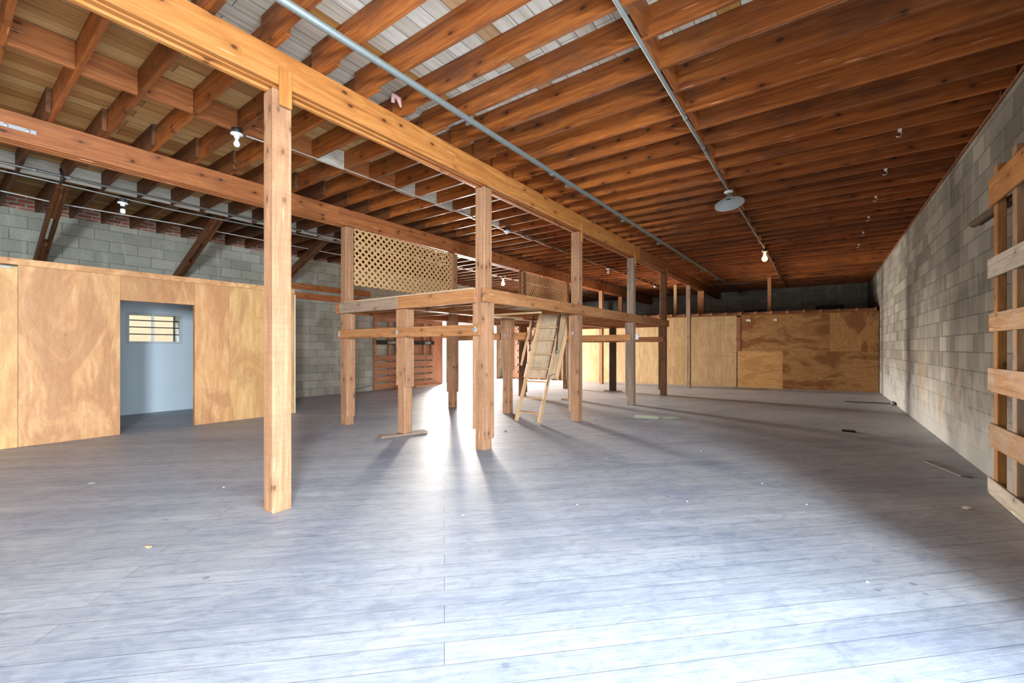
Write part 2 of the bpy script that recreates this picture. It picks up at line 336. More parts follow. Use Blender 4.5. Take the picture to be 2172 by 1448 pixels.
def tube(name, pts, r, mat, parent=None, n=10):
    o0 = Vector(pts[0]); bm = bmesh.new(); bm_tube(bm, [Vector(p) - o0 for p in pts], r, n)
    return finish(name, bm, mat, parent, o0, smooth=True)
def lathe(name, prof, mat, parent=None, loc=(0, 0, 0), n=24, rot=(0, 0, 0)):
    bm = bmesh.new(); rings = []
    for r, z in prof:
        if r < 1e-4: rings.append([bm.verts.new((0, 0, z))])
        else: rings.append([bm.verts.new((r * math.cos(2 * PI * k / n), r * math.sin(2 * PI * k / n), z)) for k in range(n)])
    for a, b_ in zip(rings, rings[1:]):
        for k in range(n):
            if len(a) == 1 and len(b_) == 1: continue
            if len(a) == 1: bm.faces.new((a[0], b_[(k + 1) % n], b_[k]))
            elif len(b_) == 1: bm.faces.new((a[k], a[(k + 1) % n], b_[0]))
            else: bm.faces.new((a[k], a[(k + 1) % n], b_[(k + 1) % n], b_[k]))
    return finish(name, bm, mat, parent, loc, rot, smooth=True)
def dup(o, loc, parent=None):
    c = o.copy(); C.objects.link(c)
    if parent is not None: c.parent = parent
    c.location = loc
    return c
def dup_tree(root, loc, label=None):
    r = root.copy(); C.objects.link(r); r.location = loc
    if label: r['label'] = label
    for ch in list(root.children):
        c = ch.copy(); C.objects.link(c); c.parent = r
        for g in list(ch.children):
            d = g.copy(); C.objects.link(d); d.parent = c
    return r
ORD = ['first', 'second', 'third', 'fourth', 'fifth', 'sixth', 'seventh', 'eighth', 'ninth', 'tenth', 'eleventh', 'twelfth', 'thirteenth', 'fourteenth']

# ------------------------------------------------------------ setting
XR, XL = 1.33, -10.75           # inner faces of the side walls
YF, YB = -4.0, 19.9
ZJ, ZD = 3.555, 3.79            # underside of joists, underside of deck
XG1, XG2 = -3.44, -6.40         # girder centre lines
XP = -8.30                      # plywood partition on the left
def setting(name, bm, mat, parent=None, **kw):
    o = finish(name, bm, mat, parent, **kw)
    if parent is None: o['kind'] = 'structure'
    return o
bm = bmesh.new(); bm_box(bm, XL - .3, XR + .3, YF - .3, YB + .3, -.25, 0); setting('floor', bm, M['floor'])
bm = bmesh.new(); bm_box(bm, -40, 14, -16, 32, -.6, -.26); setting('ground', bm, M['ground'])
bm = bmesh.new()
bm_box(bm, XG1 - .35, XR + .3, YF - .3, YB + .3, ZD, ZD + .03, mi=0)
bm_box(bm, XL - .3, XG1 - .35, YF - .3, YB + .3, ZD, ZD + .03, mi=1)
bm_box(bm, XL - .4, XR + .4, YF - .4, YB + .4, ZD + .031, ZD + .12, mi=1)
setting('ceiling', bm, None, mats=[M['deck_white'], M['deck_bare']])
# right wall with the loading door opening beside the camera
bm = bmesh.new()
bm_box(bm, XR, XR + .2, 2.05, YB + .2, 0, 3.553); bm_box(bm, XR, XR + .2, YF - .2, 2.05, 2.75, 3.553)
bm_box(bm, XR, XR + .2, YF - .2, -3.2, 0, 2.75)
wr = setting('wall_right', bm, M['block_right'])
bm = bmesh.new(); bm_box(bm, XR + .045, XR + .2, YF, YB, 3.554, ZD)
o = finish('wall_plate', bm, M['joist_dark'], wr)
bm = bmesh.new(); bm_box(bm, XR - .012, XR + .043, 2.1, YB, 3.515, 3.552); finish('sill_board', bm, M['joist_dark'], wr)
# left wall: block below, brick band between the joists, far door and small window
DY0, DY1, DZ = 10.6, 13.75, 2.22
WY0, WY1, WZ0, WZ1 = 2.28, 3.06, 1.39, 1.905
ZB = 3.565
bm = bmesh.new()
for (a, b_, c0, c1) in ((YF - .2, WY0, 0, ZB), (WY0, WY1, 0, WZ0), (WY0, WY1, WZ1, ZB), (WY1, DY0, 0, ZB), (DY0, DY1, DZ, ZB), (DY1, YB + .2, 0, ZB)):
    bm_box(bm, XL - .2, XL, a, b_, c0, c1)
wl = setting('wall_left', bm, M['block_left'])
bm = bmesh.new(); bm_box(bm, XL - .2, XL - .02, YF, YB, ZB, ZD); finish('brick_band', bm, M['brick'], wl)
bm = bmesh.new(); bm_box(bm, XL - .2, XR + .2, YB, YB + .19, 0, ZD); setting('wall_back', bm, M['block_back'])
bm = bmesh.new()
bm_box(bm, XL, -7.2, YF - .2, YF, 0, ZD); bm_box(bm, -7.2, -1.8, YF - .2, YF, 2.3, ZD); bm_box(bm, -1.8, XR, YF - .2, YF, 0, ZD)  # wide opening added in this unseen wall to let fill light in
setting('wall_front', bm, M['block_back'])

# ------------------------------------------------------------ left plywood partition with doorway
bm = bmesh.new(); bm_box(bm, XP - .09, XP, -3.9, 4.235, 2.325, 2.41); bev(bm, .003)
T0 = -XP
def pane(name, y0, y1, z0, z1, mat, parent, x=XP, t=.018):
    return timber(name, x - t, x, y0, y1, z0, z1, mat, parent, axis='z', bevel=.0015)
pl = thing('wall_partition', None, None, (XP, 2, 0)); del_keys = [k for k in ('label', 'category') if k in pl]
pl['kind'] = 'structure'
finish('top_plate', bm, M['ply_left'], pl)
for y in (-3.85, -2.6, -1.4, -.55, .55, 1.61, 2.66, 3.3, 4.19):
    timber('stud', XP - .085, XP - .019, y - .02, y + .02, 0, 2.324, M['loft'], pl)
pane('plywood_sheet', -3.9, -.75, 0, 2.32, M['ply_left2'], pl)
pane('plywood_sheet', -.748, .70, 0, 2.30, M['ply_left2'], pl)
pane('plywood_sheet', .703, 1.683, 0, 2.323, M['ply_left'], pl)
pane('plywood_sheet', 1.684, 2.599, 1.965, 2.323, M['ply_left'], pl)
pane('plywood_sheet', 2.60, 3.10, 0, 2.323, M['ply_left'], pl)
pane('plywood_sheet', 3.103, 4.235, 0, 2.323, M['ply_left2'], pl)
timber('door_jamb', XP - .09, XP - .018, 2.602, 2.635, 0, 1.965, M['ply_left'], pl)
timber('door_jamb', XP - .09, XP - .018, 1.648, 1.681, 0, 1.965, M['ply_left'], pl)
timber('door_header', XP - .09, XP - .018, 1.684, 2.599, 1.967, 2.05, M['loft'], pl)
timber('blocking_scrap', XP, XP + .012, .30, .66, 2.27, 2.30, M['pallet_pale'], pl)
for y in (3.17, 3.28, 3.39): timber('cut_block', XP, XP + .006, y - .028, y + .028, 2.345, 2.395, M['cut'], pl, bevel=.001)
# room behind it
bm = bmesh.new()
XI = -10.62
for (a, b_, c0, c1) in ((-3.9, WY0, 0, 2.38), (WY0, WY1, 0, WZ0), (WY0, WY1, WZ1, 2.38), (WY1, 4.2, 0, 2.38)):
    bm_box(bm, XI - .03, XI, a, b_, c0, c1)
setting('wall_inner', bm, M['plaster'])
bm = bmesh.new(); bm_box(bm, XI, XP - .02, 4.20, 4.236, 0, 2.40); setting('wall_inner_end', bm, M['plaster'])
timber('corner_strip', XP - .018, XP + .004, 4.236, 4.25, 0, 2.3, M['plaster_white'], pl)
# small window: frame, two panes, mullion, bars
wn = finish('window_1', (lambda bm: (bm_box(bm, XI - .12, XI + .012, WY0 - .05, WY1 + .05, WZ0 - .045, WZ0), bm_box(bm, XI - .12, XI + .012, WY0 - .05, WY1 + .05, WZ1, WZ1 + .045),
     bm_box(bm, XI - .12, XI + .012, WY0 - .05, WY0, WZ0, WZ1), bm_box(bm, XI - .12, XI + .012, WY1, WY1 + .05, WZ0, WZ1), bm)[-1])(bmesh.new()), M['oldframe'])
wn['kind'] = 'structure'
timber('mullion', XI - .09, XI - .05, 2.63, 2.67, WZ0, WZ1, M['plaster_white'], wn)
timber('sash', XI - .09, XI - .05, 2.98, 3.01, WZ0, WZ1, M['steel_dark'], wn)
for (a, b_) in ((WY0, 2.63), (2.67, 2.98)):
    bm = bmesh.new(); bm_box(bm, XI - .075, XI - .071, a, b_, WZ0, WZ1); finish('pane', bm, M['glass'], wn)
for z in (1.53, 1.665, 1.795): tube('security_bar', [(XI - .02, WY0, z), (XI - .02, WY1, z)], .011, M['black'], wn, 6)
bm = bmesh.new(); bm_box(bm, -13.4, -13.2, -1.5, 6.5, -.3, 5); tag(finish('neighbouring_wall', bm, M['shingle']), kind='structure')
o = tube('loose_cable', [(XI + .02, 3.55, .02), (XI + .05, 3.47, .12), (XI + .03, 3.42, .28), (XI + .02, 3.46, .36), (XI + .02, 3.5, .30)], .006, M['black'], None, 6)
tag(o, 'loop of thin dark cable rising from the floor inside the small grey room', 'cable')
# far door frame
df = finish('door_1', (lambda bm: (bm_box(bm, XL - .22, XL + .02, DY0 - .03, DY0 + .05, 0, DZ), bm_box(bm, XL - .22, XL + .02, DY1 - .05, DY1 + .03, 0, DZ),
     bm_box(bm, XL - .22, XL + .02, DY0, DY1, DZ - .06, DZ + .06), bm)[-1])(bmesh.new()), M['rack'])
df['kind'] = 'structure'
timber('transom_bar', XL - .12, XL - .06, DY0 + .05, DY1 - .05, 1.60, 1.72, M['loft'], df)

# ------------------------------------------------------------ back plywood partition (slightly askew)
ANG = math.atan(.14)
bp = bpy.data.objects.new('wall_back_partition', None); C.objects.link(bp); bp['kind'] = 'structure'
bp.location = (0, 15.75, 0); bp.rotation_euler = (0, 0, ANG)
def bloc(name, x0, x1, y0, y1, z0, z1, mat, axis=None, parent=None, bevel=.002):
    """box in the partition's own frame (x along it, y towards the back)"""
    k = math.cos(ANG)
    o = timber(name, x0 / k, x1 / k, y0, y1, z0, z1, mat, None, axis=axis, bevel=bevel)
    p = parent or bp
    o.parent = p
    return o
bloc('plywood_sheet', .19, 1.315, 0, .015, 1.16, 2.30, M['ply_stain'], 'z')
bloc('plywood_sheet', -2.10, .188, 0, .015, 1.16, 2.30, M['ply_stain'], 'x')
bloc('plywood_sheet', -.98, 1.315, 0, .015, 0, 1.158, M['ply_stain'], 'x')
bloc('plywood_sheet', -2.20, -.982, 0, .015, 0, 1.158, M['ply_left2'], 'x')
bloc('end_strip', -2.22, -2.11, -.004, .012, 1.16, 2.26, M['rack'], 'z')
xs = [-2.225, -2.68, -3.78, -4.12, -5.25, -6.1, -7.05, -8.25]
for a, b_ in zip(xs[1:], xs):
    bloc('plywood_sheet', a, b_ - .003, 0, .015, 0, 2.30, M['ply_pale'], 'z')
bloc('top_plate', -10.7, 1.31, .02, .10, 2.30, 2.33, M['loft'], 'x')
x = 1.2
while x > -10.6:
    bloc('stud', x - .02, x + .02, .016, .10, 0, 2.299, M['loft'], 'z'); x -= .61
x = 1.25
while x > -8.2:
    bloc('plate_block', x - .022, x + .022, -.005, .08, 2.331, 2.42, M['loft'], 'z')
    bloc('plate_infill', x - .39, x - .024, .03, .05, 2.331, 2.405, M['rack'], 'x'); x -= .42
# nail and bolt holes in the pale sheets
bm = bmesh.new(); k = math.cos(ANG)
for a, b_ in zip(xs[1:], xs):
    if b_ - a < .4: continue
    for z in (2.0, 1.52, 1.12, .98, .06):
        for q in (.12, .38, .6, .86):
            if random.random() < .62:
                xx = (a + (b_ - a) * q + random.uniform(-.05, .05)) / k; zz = z + random.uniform(-.02, .02)
                bm_box(bm, xx - .014, xx + .014, -.0015, .001, zz - .014, zz + .014)
o = finish('bolt_holes', bm, M['cardboard']); o.parent = bp
# brown slatted rack at the far left part of the back partition
def onback(x): return 15.75 + .14 * x
rk = thing('slatted_rack', 'dark brown slatted board rack in the far corner right of the bright doorway', 'rack', (-9.5, onback(-9.5), 0))
def rbloc(name, x0, x1, y0, y1, z0, z1, mat, axis=None):
    xc = (x0 + x1) / 2
    o = timber(name, x0, x1, y0, y1, z0, z1, mat, None, axis=axis)
    o.location = (xc, onback(xc) + (y0 + y1) / 2, (z0 + z1) / 2)
    e = o.rotation_euler.copy(); o.rotation_euler = (Matrix.Rotation(ANG, 4, 'Z') @ e.to_matrix().to_4x4()).to_euler()
    o.parent = rk; o.location -= rk.location
    return o
for x in (-10.62, -10.1, -9.6, -9.1, -8.6, -8.3): rbloc('stud', x - .045, x + .045, -.12, -.03, 0, 2.25, M['rack'])
for i in range(8): rbloc('slat', -10.7, -8.25, -.145, -.121, .04 + i * .29, .04 + i * .29 + .20, M['joist_dark'])
rbloc('back_board', -10.7, -8.25, -.03, -.01, 0, 2.28, M['rack'])
# posts and dark things standing above and behind the partition
def topthing(name, label, cat, x0, x1, y0, y1, z0, z1, mat, group=None, axis=None):
    o = timber(name, x0, x1, y0, y1, z0, z1, mat, None, axis); tag(o, label, cat, group); return o
topthing('post', 'thin orange post rising above the stained plywood wall at the back right', 'post', -1.42, -1.32, 16.06, 16.16, 0, ZJ, M['loft'])
topthing('post', 'wide orange post under the far end of the long girder above the plywood wall', 'post', -3.54, -3.34, 16.02, 16.17, 0, 3.26, M['loft'])
topthing('post', 'thin yellow post above the plywood wall left of the long girder end', 'post', -4.37, -4.27, 16.06, 16.16, 0, ZJ, M['pine'])
topthing('post', 'orange post under the inner girder behind the plywood wall', 'post', -6.47, -6.33, 16.02, 16.16, 0, 3.26, M['loft'])
rackf = topthing('storage_deck', 'rough storage deck just behind the top of the back plywood wall', 'deck', XL + .05, XR - .02, 16.2, 19.8, 2.20, 2.24, M['loft'])
for (a, b_, y, hgt, lab) in ((-2.15, -1.5, 16.6, .30, 'black long case with rounded lid lying on top of the back plywood wall'), (-.15, .55, 16.7, .36, 'flat black box on top of the back plywood wall near the right block wall')):
    t = thing('black_case', lab, 'case', ((a + b_) / 2, y, 2.24))
    bm = bmesh.new(); bm_box(bm, a, b_, y - .14, y + .14, 2.24, 2.24 + hgt * .8); bev(bm, .015, 2); finish('case_body', bm, M['blackbox'], t)
    bm = bmesh.new(); bm_box(bm, a - .01, b_ + .01, y - .15, y + .15, 2.24 + hgt * .8, 2.24 + hgt); bev(bm, .012, 2); finish('case_lid', bm, M['blackbox'], t)
for i, (x, z, wd, hh) in enumerate(((-1.895, 2.14, .13, .07), (-1.17, 2.135, .09, .07))):
    k_ = x
    o = timber('paper_note', x - wd / 2, x + wd / 2, onback(x) - .006, onback(x) - .003, z - hh / 2, z + hh / 2, M['paper'], None, bevel=0, axis='x', rot=(0, 0, ANG))
    tag(o, ['small curled white paper stapled near the top of the stained plywood, left one', 'small square white paper stapled near the top of the stained plywood, right one'][i], 'paper')

# ------------------------------------------------------------ girders
g = thing('girder', 'long bright orange laminated girder running over the tall near post to the back wall', 'beam', (XG1, 8, ZJ))
for i, (x0, zb) in enumerate(((XG1 + .026, 3.290), (XG1 - .022, 3.280), (XG1 - .07, 3.262))):
    for (a, b_, mt) in ((YF + .02, 3.55, 'girder'), (3.553, 9.6, 'girder' if i == 0 else 'girder_old'), (9.603, YB - .6, 'girder_old')):
        if i == 1: a, b_ = max(YF + .02, a - .9), b_ - .9 + (.9 if b_ > 15 else 0)
        timber('lamination', x0, x0 + .044, a, b_, zb, ZJ - .002, M[mt], g)
g = thing('girder', 'darker reddish girder carrying the lattice panels, parallel to the orange girder', 'beam', (XG2, 8, ZJ))
for i, (x0, zb) in enumerate(((XG2 + .026, 3.280), (XG2 - .022, 3.272), (XG2 - .07, 3.265))):
    for (a, b_) in ((YF + .02, 3.95), (3.953, 10.2), (10.203, YB - .1)):
        if i == 1: a, b_ = max(YF + .02, a - .9), b_ - .9 + (.9 if b_ > 15 else 0)
        timber('lamination', x0, x0 + .044, a, b_, zb, ZJ - .002, M['girder_old'], g)
# steel strap on it
bm = bmesh.new(); bm_box(bm, -.0015, .0015, -.20, .235, -.018, .018)
o = finish('steel_strap', bm, M['steel_bright'], g, (XG2 + .0745, .42, 3.403))
for y in (.46, .60):
    lathe('bolt', [(0, .008), (.014, .006), (.018, 0)], M['steel_bright'], g, (XG2 + .076, y, 3.403), 12, (0, PI / 2, 0))

# ------------------------------------------------------------ joists and blocking
POSTY = [(1.63, 'the tall near post'), (4.13, 'the loft corner post'), (6.62, 'the post beside the ladder'), (9.25, 'the third loft post'), (11.65, 'the last loft post'), (14.35, 'the slender grey post')]
def where(y):
    p = [q for q in POSTY if q[0] <= y]
    if not p: return None
    return p[-1]
def place_label(what, bay, y, ys):
    p = where(y)
    if p is None:
        before = sorted([v for v in ys if v < POSTY[0][0]], reverse=True); n = before.index(y)
        return f'{what} over the {bay} bay, {ORD[n]} before {POSTY[0][1]}'
    seq = [v for v in ys if where(v) == p]; n = seq.index(y)
    return f'{what} over the {bay} bay, {ORD[n]} beyond {p[1]}'
JY = [.77 + .406 * k for k in range(-2, 48)]
def run_joists(bay, x0, x1, dy, mat, skip=lambda y: False, dark_after=99):
    ys = [y + dy for y in JY if not skip(y) and y + dy < YB - .1]
    L = x1 - x0; base = None
    for y in ys:
        if base is None:
            # slightly bowed, bevelled joist
            bm = bmesh.new(); bm_box(bm, -L / 2, L / 2, -.02, .02, -.1165, .1165); bev(bm, .003)
            base = finish('ceiling_joist', bm, M[mat], None, ((x0 + x1) / 2, y - .02, ZJ + .1165)); o = base
        else:
            o = dup(base, ((x0 + x1) / 2 + random.uniform(-.03, .03), y - .02, ZJ + .1165))
        o.rotation_euler[0] = random.uniform(-.012, .012)
        tag(o, place_label('brown wooden joist', bay, y, ys), 'joist', f'ceiling joists of the {bay} bay')
    return ys
ysR = run_joists('right', XG1 - .02, XR + .044, -.04, 'joist', lambda y: y < .6)
ysM = run_joists('middle', XG2 - .30, XG1 + .27, 0, 'joist')
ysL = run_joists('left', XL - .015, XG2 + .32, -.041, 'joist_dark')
def run_block(bay, x, ys, mat, white=(), t=.04, h0=ZJ + .004):
    base = {}
    pairs = list(zip(ys, ys[1:]))
    lys = [a for a, b_ in pairs]
    for i, (a, b_) in enumerate(pairs):
        xx = x + (.022 if i % 2 else -.022)
        mt = 'white_block' if i in white else mat
        if mt not in base:
            bm = bmesh.new(); bm_box(bm, -.1825, .1825, -.02, .02, -.112, .112); bev(bm, .002)
            base[mt] = finish('joist_blocking', bm, M[mt], None, (xx, (a + b_) / 2 - .02, ZJ + .116), (0, 0, PI / 2)); o = base[mt]
        else: o = dup(base[mt], (xx, (a + b_) / 2 - .02, ZJ + .116))
        tag(o, place_label(('white painted' if mt == 'white_block' else 'short wooden') + ' block between joists', bay, a, lys), 'blocking', f'blocking row of the {bay} bay')
run_block('right', -1.07, ysR, 'joist')
run_block('middle', -5.0, ysM, 'girder_old', white=(7, 10, 11, 12, 13, 15))
run_block('left', -8.45, ysL, 'white_block')

# ------------------------------------------------------------ posts
def bolt_plate(parent, loc, rot, diamond=True, s=.03):
    bm = bmesh.new()
    if diamond:
        bm_box(bm, -s, s, -s, s, 0, .004, Matrix.Rotation(PI / 4, 3, 'Z'))
    else:
        n = 16; vs = [[bm.verts.new((s * math.cos(2 * PI * k / n), s * math.sin(2 * PI * k / n), z)) for k in range(n)] for z in (0, .004)]
        for k in range(n): bm.faces.new((vs[0][k], vs[0][(k + 1) % n], vs[1][(k + 1) % n], vs[1][k]))
        bm.faces.new(vs[0][::-1]); bm.faces.new(vs[1])
    o = finish('bolt_plate', bm, M['steel_bright'], parent, loc, rot)
    b_ = lathe('bolt', [(.0, .022), (.010, .022), (.012, .020), (.012, .0042), (.0, .0042)], M['steel'], None, (0, 0, 0), 6); b_.parent = o
    return o
PW = .146
LZ0, LZ1 = 1.83, 2.0     # loft beams
BZ0, BZ1 = 1.42, 1.56    # low braces
def post(label, x, y, z1, mat='post', w=PW, side=(), front=None, cleat=None, foot=None, group=None, z0=0.0):
    t = thing('timber_post', label, 'post', (x, y, 0), group)
    h = w / 2
    timber('post_core', x - h, x + h, y - h, y + h, z0, z1, M[mat], t, bevel=.006)
    for (s, zb, zt) in side:
        x0 = x + h + .001 if s > 0 else x - h - .041
        timber('side_board', x0, x0 + .04, y - h - .004, y + h - .004, zb, zt, M[mat], t)
    if cleat:
        y0, y1, zb, zt = cleat
        timber('cleat', XG1 + .0715, XG1 + .089, y0, y1, zb, zt, M['girder'], t, bevel=.002)
    return t
# row under the long girder
post('tall square near post with rough sawn faces, nearest the camera', XG1 - .02, 1.632, 3.262, 'post', cleat=(1.595, 1.69, 3.13, 3.42))
p2 = post('loft corner post with bolted side boards, second under the orange girder', XG1, 4.13, 3.262, 'post', side=((-1, .25, LZ0 - .002), (1, .14, LZ0 - .002)), w=.15)
p3 = post('loft post just right of the folding ladder, with round bolt plate', XG1, 6.65, 3.262, 'post', side=((-1, .17, LZ0 - .002),), cleat=(6.655, 6.72, 3.10, 3.42))
p4 = post('loft post right of the black post, third from the corner under the orange girder', XG1, 9.27, 3.262, 'post_grey', side=((-1, .2, LZ0 - .002),), cleat=(9.275, 9.35, 3.10, 3.42))
p5 = post('last loft post under the orange girder, dark above and reddish below', XG1, 11.66, 3.262, 'post_dark', side=((-1, .14, LZ0 - .002),), cleat=(11.67, 11.74, 3.1, 3.42))
post('slender grey weathered post standing beyond the loft in front of plywood', XG1, 14.34, 3.262, 'post_grey', w=.12)
# row under the inner girder
q1 = post('left front loft post holding the edge of the near lattice panel', XG2 + .02, 4.13, 3.262, 'post', side=((1, .13, LZ0 - .002),))
r1 = post('loft post standing against the bright doorway glare', XG2, 6.65, 3.262, 'post', side=((-1, .32, LZ0 - .002), (1, .32, LZ0 - .002)))
r3 = post('dark reddish loft post seen behind the folding ladder', XG2 + .02, 9.25, 3.262, 'post_dark', side=((1, .1, LZ0 - .002),))
r4 = post('far left loft post under the inner girder where the second lattice ends', XG2, 11.66, 3.262, 'post_dark', side=((1, .2, LZ0 - .002),))
post('thin two-tone post under the inner girder against the pale plywood', XG2 + .12, 14.0, 3.262, 'post', w=.13)
# short middle row
XMID = -4.93
m1 = post('short middle front loft post with doubled boards standing on a floor plank', XMID, 4.13, LZ0 - .002, 'post', side=((-1, .72, LZ0 - .003), (1, .70, LZ0 - .003)), z0=.03)
m2 = post('short middle loft post left of the folding ladder, charred edge', XMID, 6.65, LZ0 - .002, 'post', side=((-1, .86, LZ0 - .003), (1, .84, LZ0 - .003)))
m3 = post('short middle loft post just left of the post beside the ladder', XMID, 9.27, LZ0 - .002, 'post_grey', side=((-1, .5, LZ0 - .003), (1, .52, LZ0 - .003)), z0=.03)
m4 = post('near-black short loft post standing on a small plank', XMID + .03, 11.72, LZ0 - .002, 'post_dark', w=.16, z0=.03)
m4.children[0].data.materials[0] = wood('charred_post_wood', (.03, .02, .014), (.06, .035, .022), (.11, .065, .04), .7, .1, .3)
for (x, y, ang, ln, lab) in ((-4.93, 4.10, 1.25, .70, 'loose plank on the floor under the short middle front loft post'), (XMID, 9.22, .1, .45, 'short plank under the third middle loft post'), (XMID + .03, 11.7, 0, .5, 'short dark plank under the near-black loft post')):
    o = timber('foot_plank', -ln / 2, ln / 2, -.075, .075, 0, .03, M['post_grey'], None); o.location = (x, y, .0151); o.rotation_euler = (0, 0, ang)
    tag(o, lab, 'plank')

# ------------------------------------------------------------ loft frame
XE0, XE1 = XG2 - .12, XG1 + .115
def loft_beam(label, *a, mat='loft', **kw):
    o = timber('loft_beam', *a, M[mat], None, **kw); tag(o, label, 'beam', 'edge beams of the loft'); return o
loft_beam('front edge beam of the loft, left grey-brown length', XG2 - .03, XMID - .02, 4.003, 4.053, LZ0, LZ1, mat='post_grey')
loft_beam('front edge beam of the loft, right orange length up to the corner post', XMID - .018, XG1 - .04, 4.003, 4.053, LZ0, LZ1)
loft_beam('right edge beam of the loft from the corner post to the far end', XG1 + .077, XG1 + .117, 4.0, 8.6, LZ0, LZ1)
loft_beam('right edge beam of the loft, far length past the third post', XG1 + .077, XG1 + .117, 8.602, 11.78, LZ0, LZ1)
loft_beam('left edge beam of the loft under the lattice panels', XG2 - .117, XG2 - .077, 4.0, 11.78, LZ0, LZ1, mat='girder_old')
loft_beam('far edge beam of the loft above the pale plywood', XG2 - .07, XG1 + .07, 11.74, 11.785, LZ0, LZ1)
loft_beam('middle beam under the loft along the short posts', XMID - .07, XMID + .07, 4.055, 11.735, LZ0, LZ1 - .17 + .165, mat='girder_old')
for i, y in enumerate((4.5, 5.0, 5.5, 7.2, 7.7, 8.2, 8.7, 9.7, 10.2, 10.7, 11.2)):
    o = timber('loft_joist', XG2 - .076, XMID - .072, y - .02, y + .02, 1.86, LZ1 - .002, M['loft'], None)
    tag(o, f'short joist under the left half of the loft, {ORD[i]} from the front', 'joist', 'left joists under the loft')
    if i < 2 or i > 2:
        o = timber('loft_joist', XMID + .072, XG1 + .076, y - .02, y + .02, 1.86, LZ1 - .002, M['loft'], None)
        tag(o, f'short joist under the right half of the loft, {ORD[i if i < 2 else i - 1]} from the front', 'joist', 'right joists under the loft')
t = thing('loft_deck', 'plywood deck lying on the loft frame under the lattice panels', 'deck', (-4.9, 8, LZ1))
for i, (y0, y1) in enumerate(((4.01, 6.5), (6.7, 9.1), (9.4, 11.5))):
    bm = bmesh.new(); bm_box(bm, XG2 + .1, XG1 - .08, y0, y1, LZ1 + .0005, LZ1 + .018); finish('deck_sheet', bm, M['ply_hatch'], t)
for i, (y, ref, lab) in enumerate(((4.05, p2, 'low tie board bolted across the front of the loft posts'), (6.56, p3, 'low tie board across the second row of loft posts behind the ladder'), (9.18, p4, 'low tie board across the third row of loft posts'), (11.63, p5, 'low tie board across the far row of loft posts'))):
    y0_, y1_ = ((4.006, 4.053), (6.726, 6.77), (9.125, 9.169), (11.54, 11.582))[i]
    tb = thing('tie_board', lab, 'board', (XMID, y0_, BZ0), 'tie boards of the loft')
    if i == 1:
        timber('tie_plank', XG2 - .05, -4.44, y0_, y1_, BZ0, BZ1, M['loft'], tb); timber('tie_plank', -3.62, XG1 + .03, y0_, y1_, BZ0, BZ1, M['loft'], tb)
    else: timber('tie_plank', XG2 - .06 if i == 0 else XG2 - .05, XG1 + .03, y0_, y1_, BZ0, BZ1, M['loft'], tb)
    if i == 0:
        for x in (XG2 - .02, XMID - .03, XG1 - .03): bolt_plate(tb, (x, y0_ - .001, (BZ0 + BZ1) / 2 + (.005 if x > -4 else 0)), (PI / 2, 0, 0))
bolt_plate(p3, (XG1 - .045, 6.65 - PW / 2 - .006, 1.52), (PI / 2, 0, 0), False, .028)
bolt_plate(p4, (XG1 - .045, 9.27 - PW / 2 - .006, 1.52), (PI / 2, 0, 0), False, .024)
bolt_plate(m2, (XMID - .03, 6.65 - PW / 2 - .006, 1.50), (PI / 2, 0, 0), True, .026)
o = bpy.data.objects.new('outlet_box', None); C.objects.link(o); o.location = (XG1 + .075, 9.36, 1.45); tag(o, 'small white plastic box fixed to the side of the third loft post', 'box')
bm = bmesh.new(); bm_box(bm, 0, .05, -.04, .04, 0, .12); bev(bm, .004); finish('box_body', bm, M['porcelain'], o, o.location)
bm = bmesh.new(); bm_box(bm, .05, .055, -.02, .02, .03, .09); finish('box_cover', bm, M['paper'], o, o.location)

# ------------------------------------------------------------ lattice panels
def clip(poly, axis, val, keep_less):
    out = []
    for i in range(len(poly)):
        a, b_ = poly[i], poly[(i + 1) % len(poly)]
        ia = (a[axis] <= val) == keep_less or a[axis] == val; ib = (b_[axis] <= val) == keep_less or b_[axis] == val
        if ia: out.append(a)
        if ia != ib:
            f = (val - a[axis]) / (b_[axis] - a[axis]); out.append((a[0] + f * (b_[0] - a[0]), a[1] + f * (b_[1] - a[1])))
    return out
def lattice(label, y0, y1, z0, z1, x):
    bm = bmesh.new(); pitch, wd, th = .121, .036, .007
    for layer, sgn in ((0, 1), (1, -1)):
        c = -(z1 - z0) - .2
        while c < (y1 - y0) + (z1 - z0) + .2:
            skip = random.random() < .02
            hw = wd / 2 * 2 ** .5
            H = z1 - z0
            a = y0 + c
            if sgn > 0: poly = [(a - hw, z0), (a + hw, z0), (a + hw + H, z1), (a - hw + H, z1)]
            else: poly = [(a - hw + H, z0), (a + hw + H, z0), (a + hw, z1), (a - hw, z1)]
            poly = clip(poly, 0, y0, False); poly = clip(poly, 0, y1, True) if len(poly) > 2 else poly
            c += pitch
            if len(poly) < 3 or skip: continue
            xa = x + layer * th
            v0 = [bm.verts.new((xa, p[0], p[1])) for p in poly]; v1 = [bm.verts.new((xa + th - .0005, p[0], p[1])) for p in poly]
            n = len(poly)
            try:
                bm.faces.new(v0); bm.faces.new(v1[::-1])
                for k in range(n): bm.faces.new((v0[k], v0[(k + 1) % n], v1[(k + 1) % n], v1[k]))
            except ValueError: pass
    o0 = Vector((x, (y0 + y1) / 2, (z0 + z1) / 2))
    bmesh.ops.translate(bm, verts=bm.verts[:], vec=-o0)
    o = finish('lattice_panel', bm, M['lattice'], None, o0); tag(o, label, 'lattice', 'wooden lattice panels above the loft'); return o
M['lattice'] = plain('lattice_wood', (.52, .29, .12), .7, 0, .3, .25, 9)
lattice('diagonal wooden lattice panel hanging above the left front of the loft', 4.215, 6.565, 2.31, 3.262, XG2 + .078)
lattice('smaller diagonal lattice panel farther back, right of the lit bulb', 9.13, 11.58, 2.30, 3.262, XG2 + .078)

